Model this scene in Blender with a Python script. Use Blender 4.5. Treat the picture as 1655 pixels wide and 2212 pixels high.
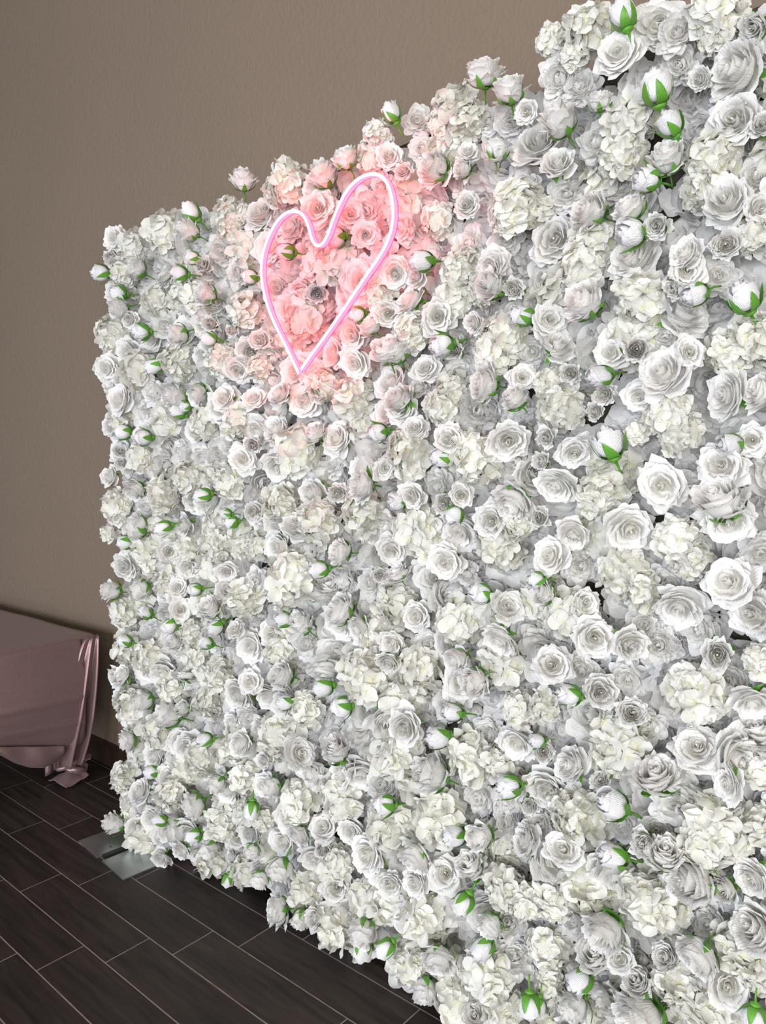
import bpy, math, random
import numpy as np
from mathutils import Vector, Matrix

# ------------------------------------------------------------------ scene, camera, light
for o in list(bpy.data.objects):
    bpy.data.objects.remove(o, do_unlink=True)
scene = bpy.context.scene
COL = scene.collection
random.seed(7)
RNG = np.random.default_rng(11)

PW, PH = 1655.0, 2212.0
FPX = 1628.9
CAM = np.array([0.0, 0.0, 1.52])
_y, _p, _r = math.radians(41.58), math.radians(-4.03), math.radians(1.73)
CF = np.array([-math.sin(_y) * math.cos(_p), math.cos(_y) * math.cos(_p), math.sin(_p)])
_R0 = np.array([math.cos(_y), math.sin(_y), 0.0])
_U0 = np.cross(_R0, CF)
CR = _R0 * math.cos(_r) - _U0 * math.sin(_r)
CU = _U0 * math.cos(_r) + _R0 * math.sin(_r)

cam_data = bpy.data.cameras.new('camera')
cam_data.sensor_fit = 'AUTO'
cam_data.sensor_width = 36.0
cam_data.lens = FPX / PH * 36.0
cam_data.clip_start = 0.02
cam_data.clip_end = 100
cam = bpy.data.objects.new('camera', cam_data)
cam.matrix_world = Matrix(((CR[0], CU[0], -CF[0], CAM[0]),
                           (CR[1], CU[1], -CF[1], CAM[1]),
                           (CR[2], CU[2], -CF[2], CAM[2]), (0, 0, 0, 1)))
COL.objects.link(cam)
scene.camera = cam

vs = scene.view_settings
vs.view_transform = 'Standard'
vs.look = 'None'
vs.gamma = 1.0
vs.use_curve_mapping = False
vs.exposure = 0.0
scene.cycles.max_bounces = 8
scene.cycles.diffuse_bounces = 4
scene.cycles.transmission_bounces = 4
scene.cycles.transparent_max_bounces = 10

world = bpy.data.worlds.new('daylight')
scene.world = world
world.use_nodes = True
wn = world.node_tree.nodes
wn['Background'].inputs['Color'].default_value = (0.75, 0.85, 1.0, 1)
wn['Background'].inputs['Strength'].default_value = 0.8

ROOM = dict(x0=-8.0, x1=3.6, y0=-4.8, y1=1.86, z1=4.5)
WIN_Z = (0.25, 2.75)
# daylight entering through the windows of the hall: wall, centre along the wall, width, watts, colour
WINDOWS = [('front', -4.6, 2.4, 150, (0.72, 0.81, 1.0)), ('front', -1.4, 2.4, 215, (0.88, 0.925, 1.0)),
           ('front', 1.8, 2.4, 300, (0.98, 0.985, 1.0)), ('right', -2.6, 2.6, 230, (1.0, 0.975, 0.93))]
for side, wc, ww, watts, wcol in WINDOWS:
    ld = bpy.data.lights.new('window_daylight', 'AREA')
    ld.shape = 'RECTANGLE'
    ld.size = ww - 0.2
    ld.size_y = WIN_Z[1] - WIN_Z[0] - 0.2
    ld.energy = watts * 0.77
    ld.color = wcol
    lo = bpy.data.objects.new('window_daylight', ld)
    if side == 'front':
        lo.location = (wc, ROOM['y0'] + 0.12, sum(WIN_Z) / 2)
        lo.rotation_euler = (math.radians(90), 0, 0)
    else:
        lo.location = (ROOM['x1'] - 0.12, wc, sum(WIN_Z) / 2)
        lo.rotation_euler = (math.radians(90), 0, math.radians(90))
    COL.objects.link(lo)


def ray(u, v):
    return CF + (u - PW / 2) / FPX * CR - (v - PH / 2) / FPX * CU


def on_y(u, v, y):
    d = ray(u, v)
    return CAM + d * (y / d[1])


# ------------------------------------------------------------------ helpers
def mat(name):
    m = bpy.data.materials.new(name)
    m.use_nodes = True
    nt = m.node_tree
    b = nt.nodes['Principled BSDF']
    return m, nt, b


def simple(name, col, rough=0.5, metal=0.0, spec=0.5, noise=0.0, nscale=40.0):
    m, nt, b = mat(name)
    b.inputs['Base Color'].default_value = (*col, 1)
    b.inputs['Roughness'].default_value = rough
    b.inputs['Metallic'].default_value = metal
    b.inputs['Specular IOR Level'].default_value = spec
    if noise:
        tc = nt.nodes.new('ShaderNodeTexCoord')
        n = nt.nodes.new('ShaderNodeTexNoise')
        n.inputs['Scale'].default_value = nscale
        n.inputs['Detail'].default_value = 4
        nt.links.new(tc.outputs['Object'], n.inputs['Vector'])
        r = nt.nodes.new('ShaderNodeValToRGB')
        r.color_ramp.elements[0].position = 0.3
        r.color_ramp.elements[1].position = 0.7
        r.color_ramp.elements[0].color = (*[c * (1 - noise) for c in col], 1)
        r.color_ramp.elements[1].color = (*[min(1, c * (1 + noise)) for c in col], 1)
        nt.links.new(n.outputs['Fac'], r.inputs['Fac'])
        nt.links.new(r.outputs['Color'], b.inputs['Base Color'])
    return m


def new_mesh(name, V, F, m=None, cols=None, smooth=True, mats=None, midx=None):
    me = bpy.data.meshes.new(name)
    me.from_pydata([tuple(v) for v in V], [], [tuple(f) for f in F])
    if mats:
        for q in mats:
            me.materials.append(q)
        if midx is not None:
            me.polygons.foreach_set('material_index', list(midx))
    elif m:
        me.materials.append(m)
    if smooth:
        me.polygons.foreach_set('use_smooth', [True] * len(me.polygons))
    if cols is not None:
        at = me.color_attributes.new('Col', 'FLOAT_COLOR', 'POINT')
        c4 = np.ones((len(V), 4), dtype=np.float32)
        cols = np.asarray(cols)
        c4[:, :cols.shape[1]] = cols
        at.data.foreach_set('color', c4.ravel())
    me.update()
    return me


def link(name, me, parent=None, loc=(0, 0, 0)):
    o = bpy.data.objects.new(name, me)
    COL.objects.link(o)
    if parent is not None:
        o.parent = parent
    o.location = loc
    return o


def tag(o, label=None, cat=None, group=None, kind=None):
    if label:
        o['label'] = label
    if cat:
        o['category'] = cat
    if group:
        o['group'] = group
    if kind:
        o['kind'] = kind
    return o


def empty(name, loc=(0, 0, 0)):
    o = bpy.data.objects.new(name, None)
    o.empty_display_size = 0.05
    COL.objects.link(o)
    o.location = loc
    return o


def box(x0, x1, y0, y1, z0, z1):
    V = [(x0, y0, z0), (x1, y0, z0), (x1, y1, z0), (x0, y1, z0),
         (x0, y0, z1), (x1, y0, z1), (x1, y1, z1), (x0, y1, z1)]
    F = [(0, 3, 2, 1), (4, 5, 6, 7), (0, 1, 5, 4), (1, 2, 6, 5), (2, 3, 7, 6), (3, 0, 4, 7)]
    return V, F


def chamfer_box(x0, x1, y0, y1, z0, z1, c):
    V = [(x0, y0, z0), (x1, y0, z0), (x1, y1, z0), (x0, y1, z0),
         (x0, y0, z1 - c), (x1, y0, z1 - c), (x1, y1, z1 - c), (x0, y1, z1 - c),
         (x0 + c, y0 + c, z1), (x1 - c, y0 + c, z1), (x1 - c, y1 - c, z1), (x0 + c, y1 - c, z1)]
    F = [(0, 3, 2, 1), (8, 9, 10, 11)]
    for i in range(4):
        j = (i + 1) % 4
        F += [(i, j, 4 + j, 4 + i), (4 + i, 4 + j, 8 + j, 8 + i)]
    return V, F


def join(parts):
    V, F = [], []
    for v, f in parts:
        n = len(V)
        V += list(v)
        F += [tuple(i + n for i in q) for q in f]
    return V, F


def tube(path, rad, sides=8, closed=False):
    P = [np.array(p, float) for p in path]
    n = len(P)
    rads = rad if hasattr(rad, '__len__') else [rad] * n
    V, F = [], []
    up = np.array([0.13, 0.21, 1.0])
    for i, p in enumerate(P):
        a = P[(i - 1) % n] if (closed or i > 0) else p
        b = P[(i + 1) % n] if (closed or i < n - 1) else p
        t = b - a
        t /= np.linalg.norm(t) + 1e-9
        s = np.cross(t, up)
        if np.linalg.norm(s) < 1e-3:
            s = np.cross(t, (1, 0, 0))
        s /= np.linalg.norm(s)
        w = np.cross(s, t)
        for k in range(sides):
            an = 2 * math.pi * k / sides
            V.append(p + rads[i] * (s * math.cos(an) + w * math.sin(an)))
    for i in range(n if closed else n - 1):
        j = (i + 1) % n
        for k in range(sides):
            l = (k + 1) % sides
            F.append((i * sides + k, i * sides + l, j * sides + l, j * sides + k))
    if not closed:
        F.append(tuple(range(sides - 1, -1, -1)))
        F.append(tuple((n - 1) * sides + k for k in range(sides)))
    return V, F


def grid_faces(nu, nv, off=0):
    F = []
    for j in range(nv - 1):
        for i in range(nu - 1):
            a = off + j * nu + i
            F.append((a, a + 1, a + nu + 1, a + nu))
    return F


# ------------------------------------------------------------------ materials
def plank_material():
    m, nt, b = mat('dark_wood_look_tile')
    L = nt.links.new
    tc = nt.nodes.new('ShaderNodeTexCoord')
    oi = nt.nodes.new('ShaderNodeObjectInfo')
    add = nt.nodes.new('ShaderNodeVectorMath')
    add.operation = 'ADD'
    mul = nt.nodes.new('ShaderNodeVectorMath')
    mul.operation = 'SCALE'
    mul.inputs['Scale'].default_value = 13.0
    comb = nt.nodes.new('ShaderNodeCombineXYZ')
    for k in range(3):
        L(oi.outputs['Random'], comb.inputs[k])
    L(comb.outputs[0], mul.inputs[0])
    L(tc.outputs['Object'], add.inputs[0])
    L(mul.outputs[0], add.inputs[1])
    mp = nt.nodes.new('ShaderNodeMapping')
    mp.inputs['Scale'].default_value = (2.2, 26.0, 1.0)
    L(add.outputs[0], mp.inputs['Vector'])
    n1 = nt.nodes.new('ShaderNodeTexNoise')
    n1.inputs['Scale'].default_value = 1.6
    n1.inputs['Detail'].default_value = 7
    n1.inputs['Roughness'].default_value = 0.62
    n1.inputs['Distortion'].default_value = 0.7
    L(mp.outputs[0], n1.inputs['Vector'])
    r1 = nt.nodes.new('ShaderNodeValToRGB')
    r1.color_ramp.elements[0].position = 0.32
    r1.color_ramp.elements[1].position = 0.72
    r1.color_ramp.elements[0].color = (0.011, 0.008, 0.007, 1)
    r1.color_ramp.elements[1].color = (0.050, 0.035, 0.029, 1)
    L(n1.outputs['Fac'], r1.inputs['Fac'])
    hs = nt.nodes.new('ShaderNodeHueSaturation')
    mr = nt.nodes.new('ShaderNodeMapRange')
    mr.inputs['To Min'].default_value = 0.75
    mr.inputs['To Max'].default_value = 1.3
    L(oi.outputs['Random'], mr.inputs['Value'])
    L(mr.outputs[0], hs.inputs['Value'])
    L(r1.outputs['Color'], hs.inputs['Color'])
    L(hs.outputs['Color'], b.inputs['Base Color'])
    rr = nt.nodes.new('ShaderNodeMapRange')
    rr.inputs['To Min'].default_value = 0.42
    rr.inputs['To Max'].default_value = 0.62
    L(n1.outputs['Fac'], rr.inputs['Value'])
    L(rr.outputs[0], b.inputs['Roughness'])
    b.inputs['Specular IOR Level'].default_value = 0.35
    bp = nt.nodes.new('ShaderNodeBump')
    bp.inputs['Strength'].default_value = 0.25
    bp.inputs['Distance'].default_value = 0.002
    L(n1.outputs['Fac'], bp.inputs['Height'])
    L(bp.outputs[0], b.inputs['Normal'])
    return m


def far_floor_material():
    m, nt, b = mat('dark_tile_field')
    L = nt.links.new
    tc = nt.nodes.new('ShaderNodeTexCoord')
    br = nt.nodes.new('ShaderNodeTexBrick')
    br.inputs['Scale'].default_value = 1.0
    br.inputs['Brick Width'].default_value = 0.61
    br.inputs['Row Height'].default_value = 0.1535
    br.inputs['Mortar Size'].default_value = 0.0016
    br.inputs['Color1'].default_value = (0.020, 0.015, 0.013, 1)
    br.inputs['Color2'].default_value = (0.030, 0.022, 0.019, 1)
    br.inputs['Mortar'].default_value = (0.13, 0.105, 0.09, 1)
    L(tc.outputs['Object'], br.inputs['Vector'])
    L(br.outputs['Color'], b.inputs['Base Color'])
    b.inputs['Roughness'].default_value = 0.5
    return m


def stucco_material(name, c0, c1):
    m, nt, b = mat(name)
    L = nt.links.new
    tc = nt.nodes.new('ShaderNodeTexCoord')
    n = nt.nodes.new('ShaderNodeTexNoise')
    n.inputs['Scale'].default_value = 1.3
    n.inputs['Detail'].default_value = 3
    L(tc.outputs['Object'], n.inputs['Vector'])
    r = nt.nodes.new('ShaderNodeValToRGB')
    r.color_ramp.elements[0].color = (*c0, 1)
    r.color_ramp.elements[1].color = (*c1, 1)
    L(n.outputs['Fac'], r.inputs['Fac'])
    L(r.outputs['Color'], b.inputs['Base Color'])
    b.inputs['Roughness'].default_value = 0.62
    b.inputs['Specular IOR Level'].default_value = 0.3
    n2 = nt.nodes.new('ShaderNodeTexNoise')
    n2.inputs['Scale'].default_value = 55
    n2.inputs['Detail'].default_value = 5
    n2.inputs['Roughness'].default_value = 0.6
    L(tc.outputs['Object'], n2.inputs['Vector'])
    v = nt.nodes.new('ShaderNodeTexVoronoi')
    v.inputs['Scale'].default_value = 45
    L(tc.outputs['Object'], v.inputs['Vector'])
    vr = nt.nodes.new('ShaderNodeMapRange')
    vr.inputs['From Min'].default_value = 0.0
    vr.inputs['From Max'].default_value = 0.35
    vr.inputs['To Min'].default_value = 0.5
    vr.inputs['To Max'].default_value = 0.0
    L(v.outputs['Distance'], vr.inputs['Value'])
    ad = nt.nodes.new('ShaderNodeMath')
    ad.operation = 'MULTIPLY_ADD'
    L(vr.outputs[0], ad.inputs[0])
    ad.inputs[1].default_value = 0.35
    L(n2.outputs['Fac'], ad.inputs[2])
    bp = nt.nodes.new('ShaderNodeBump')
    bp.inputs['Strength'].default_value = 0.8
    bp.inputs['Distance'].default_value = 0.006
    L(ad.outputs[0], bp.inputs['Height'])
    L(bp.outputs[0], b.inputs['Normal'])
    return m


def petal_material(name, tint, trans=0.28, vein=60.0, bump=0.35):
    """fabric petal: pigment from the dyed 'Col' attribute, part of the light passes through the cloth"""
    m = bpy.data.materials.new(name)
    m.use_nodes = True
    nt = m.node_tree
    nt.nodes.clear()
    L = nt.links.new
    out = nt.nodes.new('ShaderNodeOutputMaterial')
    at = nt.nodes.new('ShaderNodeAttribute')
    at.attribute_name = 'Col'
    oi = nt.nodes.new('ShaderNodeObjectInfo')
    mr = nt.nodes.new('ShaderNodeMapRange')
    mr.inputs['To Min'].default_value = 0.93
    mr.inputs['To Max'].default_value = 1.04
    L(oi.outputs['Random'], mr.inputs['Value'])
    mx = nt.nodes.new('ShaderNodeMix')
    mx.data_type = 'RGBA'
    mx.blend_type = 'MULTIPLY'
    mx.inputs['Factor'].default_value = 1.0
    L(at.outputs['Color'], mx.inputs['A'])
    mx.inputs['B'].default_value = (*tint, 1)
    hs = nt.nodes.new('ShaderNodeHueSaturation')
    L(mr.outputs[0], hs.inputs['Value'])
    L(mx.outputs['Result'], hs.inputs['Color'])
    df = nt.nodes.new('ShaderNodeBsdfPrincipled')
    df.inputs['Roughness'].default_value = 0.75
    df.inputs['Specular IOR Level'].default_value = 0.18
    tr = nt.nodes.new('ShaderNodeBsdfTranslucent')
    L(hs.outputs['Color'], df.inputs['Base Color'])
    L(hs.outputs['Color'], tr.inputs['Color'])
    ms = nt.nodes.new('ShaderNodeMixShader')
    ms.inputs['Fac'].default_value = trans
    L(df.outputs[0], ms.inputs[1])
    L(tr.outputs[0], ms.inputs[2])
    L(ms.outputs[0], out.inputs['Surface'])
    if bump:
        # pressed veins running along each petal (alpha of 'Col' counts across the petal) and a soft crumple
        tc = nt.nodes.new('ShaderNodeTexCoord')
        n = nt.nodes.new('ShaderNodeTexNoise')
        n.inputs['Scale'].default_value = 9.0
        n.inputs['Detail'].default_value = 2
        L(tc.outputs['Generated'], n.inputs['Vector'])
        ma = nt.nodes.new('ShaderNodeMath')
        ma.operation = 'MULTIPLY_ADD'
        L(at.outputs['Alpha'], ma.inputs[0])
        ma.inputs[1].default_value = vein
        nm = nt.nodes.new('ShaderNodeMath')
        nm.operation = 'MULTIPLY'
        L(n.outputs['Fac'], nm.inputs[0])
        nm.inputs[1].default_value = 7.0
        L(nm.outputs[0], ma.inputs[2])
        sn = nt.nodes.new('ShaderNodeMath')
        sn.operation = 'SINE'
        L(ma.outputs[0], sn.inputs[0])
        mix = nt.nodes.new('ShaderNodeMath')
        mix.operation = 'MULTIPLY_ADD'
        L(sn.outputs[0], mix.inputs[0])
        mix.inputs[1].default_value = 0.25
        L(n.outputs['Fac'], mix.inputs[2])
        bp = nt.nodes.new('ShaderNodeBump')
        bp.inputs['Strength'].default_value = bump
        bp.inputs['Distance'].default_value = 0.003
        L(mix.outputs[0], bp.inputs['Height'])
        L(bp.outputs[0], df.inputs['Normal'])
    return m


def emitter(name, col, strength):
    m = bpy.data.materials.new(name)
    m.use_nodes = True
    nt = m.node_tree
    nt.nodes.clear()
    out = nt.nodes.new('ShaderNodeOutputMaterial')
    e = nt.nodes.new('ShaderNodeEmission')
    e.inputs['Color'].default_value = (*col, 1)
    e.inputs['Strength'].default_value = strength
    nt.links.new(e.outputs[0], out.inputs['Surface'])
    return m


M_PLANK = plank_material()
M_GROUT = simple('tile_grout', (0.36, 0.30, 0.265), 0.85, noise=0.2, nscale=30)
M_FAR = far_floor_material()
M_WALL = stucco_material('tan_brown_textured_paint', (0.195, 0.147, 0.108), (0.218, 0.166, 0.122))
M_WALL2 = stucco_material('pale_wall_paint', (0.42, 0.37, 0.31), (0.47, 0.41, 0.35))
M_CEIL = simple('ceiling_paint', (0.62, 0.58, 0.52), 0.9, noise=0.03, nscale=5)
M_BASE = simple('dark_stained_baseboard', (0.030, 0.017, 0.011), 0.4, noise=0.35, nscale=18)
M_FRAME = simple('dark_bronze_window_frame', (0.05, 0.045, 0.04), 0.4, metal=0.6, noise=0.1)


def clear_sheet(name, tint, gloss):
    m = bpy.data.materials.new(name)
    m.use_nodes = True
    nt = m.node_tree
    nt.nodes.clear()
    out = nt.nodes.new('ShaderNodeOutputMaterial')
    tr = nt.nodes.new('ShaderNodeBsdfTransparent')
    tr.inputs['Color'].default_value = (*tint, 1)
    gl = nt.nodes.new('ShaderNodeBsdfGlossy')
    gl.inputs['Roughness'].default_value = 0.03
    fr = nt.nodes.new('ShaderNodeLayerWeight')
    fr.inputs['Blend'].default_value = gloss
    ms = nt.nodes.new('ShaderNodeMixShader')
    nt.links.new(fr.outputs['Fresnel'], ms.inputs['Fac'])
    nt.links.new(tr.outputs[0], ms.inputs[1])
    nt.links.new(gl.outputs[0], ms.inputs[2])
    nt.links.new(ms.outputs[0], out.inputs['Surface'])
    return m


M_GLASS = clear_sheet('window_glass', (0.95, 0.97, 0.97), 0.2)

M_ROSE = petal_material('white_silk_rose_petal', (1.0, 0.992, 0.98), trans=0.34)
M_BUD = petal_material('cool_white_bud_petal', (1.0, 1.0, 1.02), trans=0.18, vein=110.0, bump=0.6)
M_HYD = petal_material('ivory_hydrangea_petal', (1.0, 0.995, 0.975), trans=0.27, bump=0.25)
M_PEO = petal_material('soft_white_peony_petal', (0.985, 0.98, 0.975), trans=0.30)
M_GREEN = simple('green_plastic_sepal', (0.105, 0.31, 0.028), 0.45, noise=0.45, nscale=60)
M_STALK = simple('olive_stalk', (0.14, 0.20, 0.05), 0.55, noise=0.3, nscale=50)
M_TWIG = simple('dark_green_wire_stem', (0.03, 0.045, 0.03), 0.6, noise=0.3)
M_BACKING = simple('dark_mesh_backing', (0.055, 0.05, 0.04), 0.9, noise=0.4, nscale=70)
M_STEEL = simple('galvanised_steel_plate', (0.42, 0.45, 0.45), 0.34, metal=0.9, noise=0.12, nscale=9)
M_POLE = simple('black_powder_coated_steel', (0.02, 0.02, 0.02), 0.45, metal=0.3, noise=0.2)
M_RIBBON = simple('cream_webbing', (0.75, 0.66, 0.54), 0.7, noise=0.08, nscale=120)

# ------------------------------------------------------------------ structure
R_ = ROOM
PY0, PY1 = -0.78, R_['y1']
PX0, PX1 = -5.2, 0.9
V, F, mi = [], [], []


def quad(x0, x1, y0, y1, z, idx):
    n = len(V)
    V.extend([(x0, y0, z), (x1, y0, z), (x1, y1, z), (x0, y1, z)])
    F.append((n, n + 1, n + 2, n + 3))
    mi.append(idx)


quad(PX0, PX1, PY0, PY1, -0.0009, 0)
quad(R_['x0'], PX0, R_['y0'], R_['y1'], 0, 1)
quad(PX1, R_['x1'], R_['y0'], R_['y1'], 0, 1)
quad(PX0, PX1, R_['y0'], PY0, 0, 1)
floor = tag(link('floor', new_mesh('floor', V, F, smooth=False, mats=[M_GROUT, M_FAR], midx=mi)),
            'dark brown wood-look plank tile floor with pale grout joints', kind='structure')

PL, PWID, G = 0.6105, 0.1535, 0.0038
_v, _f = chamfer_box(0, PL - G, 0, PWID - G, -0.008, 0.0, 0.0006)
PLANK = new_mesh('plank', _v, _f, M_PLANK, smooth=False)
cut_cache = {}
for k in range(-14, 4):
    y = 1.3715 + k * PWID
    if y < PY0 or y >= R_['y1'] - 0.01:
        continue
    w = min(PWID - G, R_['y1'] - y)
    x_off = -1.880 + 0.131 * k
    m0 = math.floor((PX0 - x_off) / PL)
    for q in range(m0, m0 + 13):
        x = x_off + q * PL
        a, b2 = max(x, PX0), min(x + PL - G, PX1)
        if b2 - a < 0.03:
            continue
        if abs((b2 - a) - (PL - G)) < 1e-4 and abs(w - (PWID - G)) < 1e-4:
            me = PLANK
        else:
            _v, _f = chamfer_box(0, b2 - a, 0, w, -0.008, 0.0, 0.0008)
            me = new_mesh('plank_cut', _v, _f, M_PLANK, smooth=False)
        link('plank', me, floor, (a, y + G / 2, 0))

tag(link('wall_back', new_mesh('wall_back', *box(R_['x0'], R_['x1'], R_['y1'], R_['y1'] + 0.15, 0, R_['z1']), M_WALL, smooth=False)),
    'tan brown textured plaster wall behind the flower wall', kind='structure')
tag(link('wall_left', new_mesh('wall_left', *box(R_['x0'] - 0.15, R_['x0'], R_['y0'], R_['y1'], 0, R_['z1']), M_WALL, smooth=False)),
    'tan brown plaster side wall', kind='structure')
tag(link('ceiling', new_mesh('ceiling', *box(R_['x0'], R_['x1'], R_['y0'], R_['y1'], R_['z1'], R_['z1'] + 0.1), M_CEIL, smooth=False)),
    'plain off-white ceiling', kind='structure')
# walls with window openings, built along x and turned for the side wall


def glazed_wall(name, side, lo_, hi_, label):
    def bx(a, b_, d0, d1, z0, z1):
        return box(a, b_, R_['y0'] - d1, R_['y0'] - d0, z0, z1) if side == 'front' else box(R_['x1'] + d0, R_['x1'] + d1, a, b_, z0, z1)
    wins = sorted([(c - w_ / 2, c + w_ / 2) for sd, c, w_, _, _ in WINDOWS if sd == side])
    parts = [bx(lo_, hi_, 0, .15, 0, WIN_Z[0]), bx(lo_, hi_, 0, .15, WIN_Z[1], R_['z1'])]
    ed = [lo_] + [q for w_ in wins for q in w_] + [hi_]
    for i in range(0, len(ed), 2):
        parts.append(bx(ed[i], ed[i + 1], 0, .15, WIN_Z[0], WIN_Z[1]))
    tag(link(name, new_mesh(name, *join(parts), M_WALL2, smooth=False)), label, kind='structure')
    for a, b_ in wins:
        t, m_ = 0.05, (a + b_) / 2
        fr = join([bx(a, b_, .04, .09, WIN_Z[0], WIN_Z[0] + t), bx(a, b_, .04, .09, WIN_Z[1] - t, WIN_Z[1]),
                   bx(a, a + t, .04, .09, WIN_Z[0] + t, WIN_Z[1] - t), bx(b_ - t, b_, .04, .09, WIN_Z[0] + t, WIN_Z[1] - t),
                   bx(m_ - t / 2, m_ + t / 2, .04, .09, WIN_Z[0] + t, WIN_Z[1] - t)])
        glazed_wall.n += 1
        wo = tag(link('window_%d' % glazed_wall.n, new_mesh('window_frame', *fr, M_FRAME, smooth=False)),
                 'tall window in a dark bronze frame', kind='structure')
        for c0, c1 in ((a + t, m_ - t / 2), (m_ + t / 2, b_ - t)):
            link('pane', new_mesh('pane', *bx(c0, c1, .06, .066, WIN_Z[0] + t, WIN_Z[1] - t), M_GLASS, smooth=False), wo)


glazed_wall.n = 0
glazed_wall('wall_front', 'front', R_['x0'], R_['x1'], 'pale wall with tall windows opposite the flowers')
glazed_wall('wall_right', 'right', R_['y0'], R_['y1'], 'pale side wall with a tall window')
for nm, bb in (('baseboard_back', box(R_['x0'], R_['x1'], R_['y1'] - 0.012, R_['y1'], 0, 0.125)),
               ('baseboard_left', box(R_['x0'], R_['x0'] + 0.012, R_['y0'], R_['y1'] - 0.012, 0, 0.125))):
    tag(link(nm, new_mesh(nm, *bb, M_BASE, smooth=False)), 'dark stained wooden baseboard along the brown wall', kind='structure')


# ------------------------------------------------------------------ flower geometry
WHITE = np.array([0.93, 0.93, 0.93])
HWHITE = np.array([0.85, 0.85, 0.84])
CREAM = np.array([0.93, 0.88, 0.70])
IVORY = np.array([0.85, 0.845, 0.795])
LIME = np.array([0.74, 0.74, 0.42])


def bez(P, t):
    t = t[:, None] if t.ndim == 1 else t[..., None]
    a, b, c, d = [np.array(p, float) for p in P]
    return a * (1 - t) ** 3 + 3 * b * t * (1 - t) ** 2 + 3 * c * t ** 2 * (1 - t) + d * t ** 3


def wrap_petal(rng, phi, span, prof, nu=8, nv=8, wav=0.03, lift=0.05, rnd=0.26, creamy=0.0, point=0.0, curl=0.0):
    """petal wrapped round the flower axis (+z); prof is a bezier in (radius, height)"""
    s = np.linspace(-1, 1, nu)[None, :].repeat(nv, 0)
    t = np.linspace(0, 1, nv)[:, None].repeat(nu, 1)
    te = t * (1 - rnd * np.abs(s) ** 2.6)
    rz = bez(prof, te)
    r, z = rz[..., 0], rz[..., 1]
    w = span * (0.35 + 0.65 * np.sin(np.clip(te * 0.62 + 0.12, 0, 1) * math.pi) ** 0.8)
    k1, k2 = rng.uniform(0, 6.28, 2)
    f1 = rng.uniform(2.0, 3.6)
    wv = wav * te ** 2 * (np.sin(s * f1 * 1.7 + k1) + 0.6 * np.sin(s * f1 * 3.1 + k2))
    r = r + wv + lift * te ** 1.5 * s ** 2 + curl * np.clip(te - 0.75, 0, 1) * 1.0
    z = z + wv * 0.7 + point * np.exp(-(s / 0.3) ** 2) * te ** 5 - curl * np.clip(te - 0.8, 0, 1) ** 1.0 * 0.8
    a = phi + s * w
    V = np.stack([r * np.cos(a), r * np.sin(a), z], -1).reshape(-1, 3)
    c = np.clip((creamy * (1.05 - te)), 0, 1).reshape(-1, 1)
    C = np.column_stack([WHITE * (1 - c) + CREAM * c, ((s + 1) / 2).reshape(-1)])
    return V, grid_faces(nu, nv), C


def flat_petal(rng, length, width, nu=5, nv=5, cup=0.15, ruffle=0.06, bend=0.2):
    """petal along +x, normal +z, base at the origin"""
    s = np.linspace(-1, 1, nu)[None, :].repeat(nv, 0)
    t = np.linspace(0, 1, nv)[:, None].repeat(nu, 1)
    te = t * (1 - 0.30 * np.abs(s) ** 2.4)
    prof = np.sin(np.clip(0.06 + te * 0.72, 0, 1) * math.pi) ** 0.75
    k1, k2 = rng.uniform(0, 6.28, 2)
    x = length * te
    y = width * 0.5 * s * prof
    z = bend * length * te ** 2 - cup * length * (1 - s ** 2) * np.sin(te * 2.6) * 0.6 \
        + ruffle * length * te * (np.sin(s * 3.4 + k1) + 0.7 * np.sin(te * 6 + k2 + s * 2))
    V = np.stack([x, y, z], -1).reshape(-1, 3)
    return V, grid_faces(nu, nv), te.reshape(-1, 1)


def rot_to(d, spin=0.0):
    """rotation matrix whose z axis is d"""
    d = np.array(d, float)
    d /= np.linalg.norm(d)
    h = np.array([1.0, 0, 0]) if abs(d[0]) < 0.8 else np.array([0, 1.0, 0])
    x = np.cross(h, d)
    x /= np.linalg.norm(x)
    y = np.cross(d, x)
    c, s = math.cos(spin), math.sin(spin)
    return np.stack([x * c + y * s, -x * s + y * c, d], 1)


def merge(pieces):
    V, F, C, n = [], [], [], 0
    for v, f, c in pieces:
        V.append(v)
        C.append(c if c.shape[1] == 4 else np.column_stack([c, np.full(len(c), .5)]))
        F += [tuple(i + n for i in q) for q in f]
        n += len(v)
    return np.concatenate(V), F, np.concatenate(C)


def tilt_piece(p, rng, amt):
    """lean one petal about the flower base"""
    v, f, c = p
    ax = rng.normal(0, amt, 2)
    v = v.copy()
    v[:, 2] += v[:, 0] * ax[0] + v[:, 1] * ax[1]
    v[:, 0] -= v[:, 2] * ax[0]
    v[:, 1] -= v[:, 2] * ax[1]
    return v, f, c


def plug(r, z0, z1, cream):
    v, f = tube([(0, 0, z0), (0.01, 0, (z0 + z1) / 2), (0, 0.005, z1 - .02), (0, 0, z1)], [r, r * .95, r * .6, r * .1], 8)
    return np.array(v), f, np.tile(WHITE * (1 - cream) + CREAM * cream, (len(v), 1))


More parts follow.
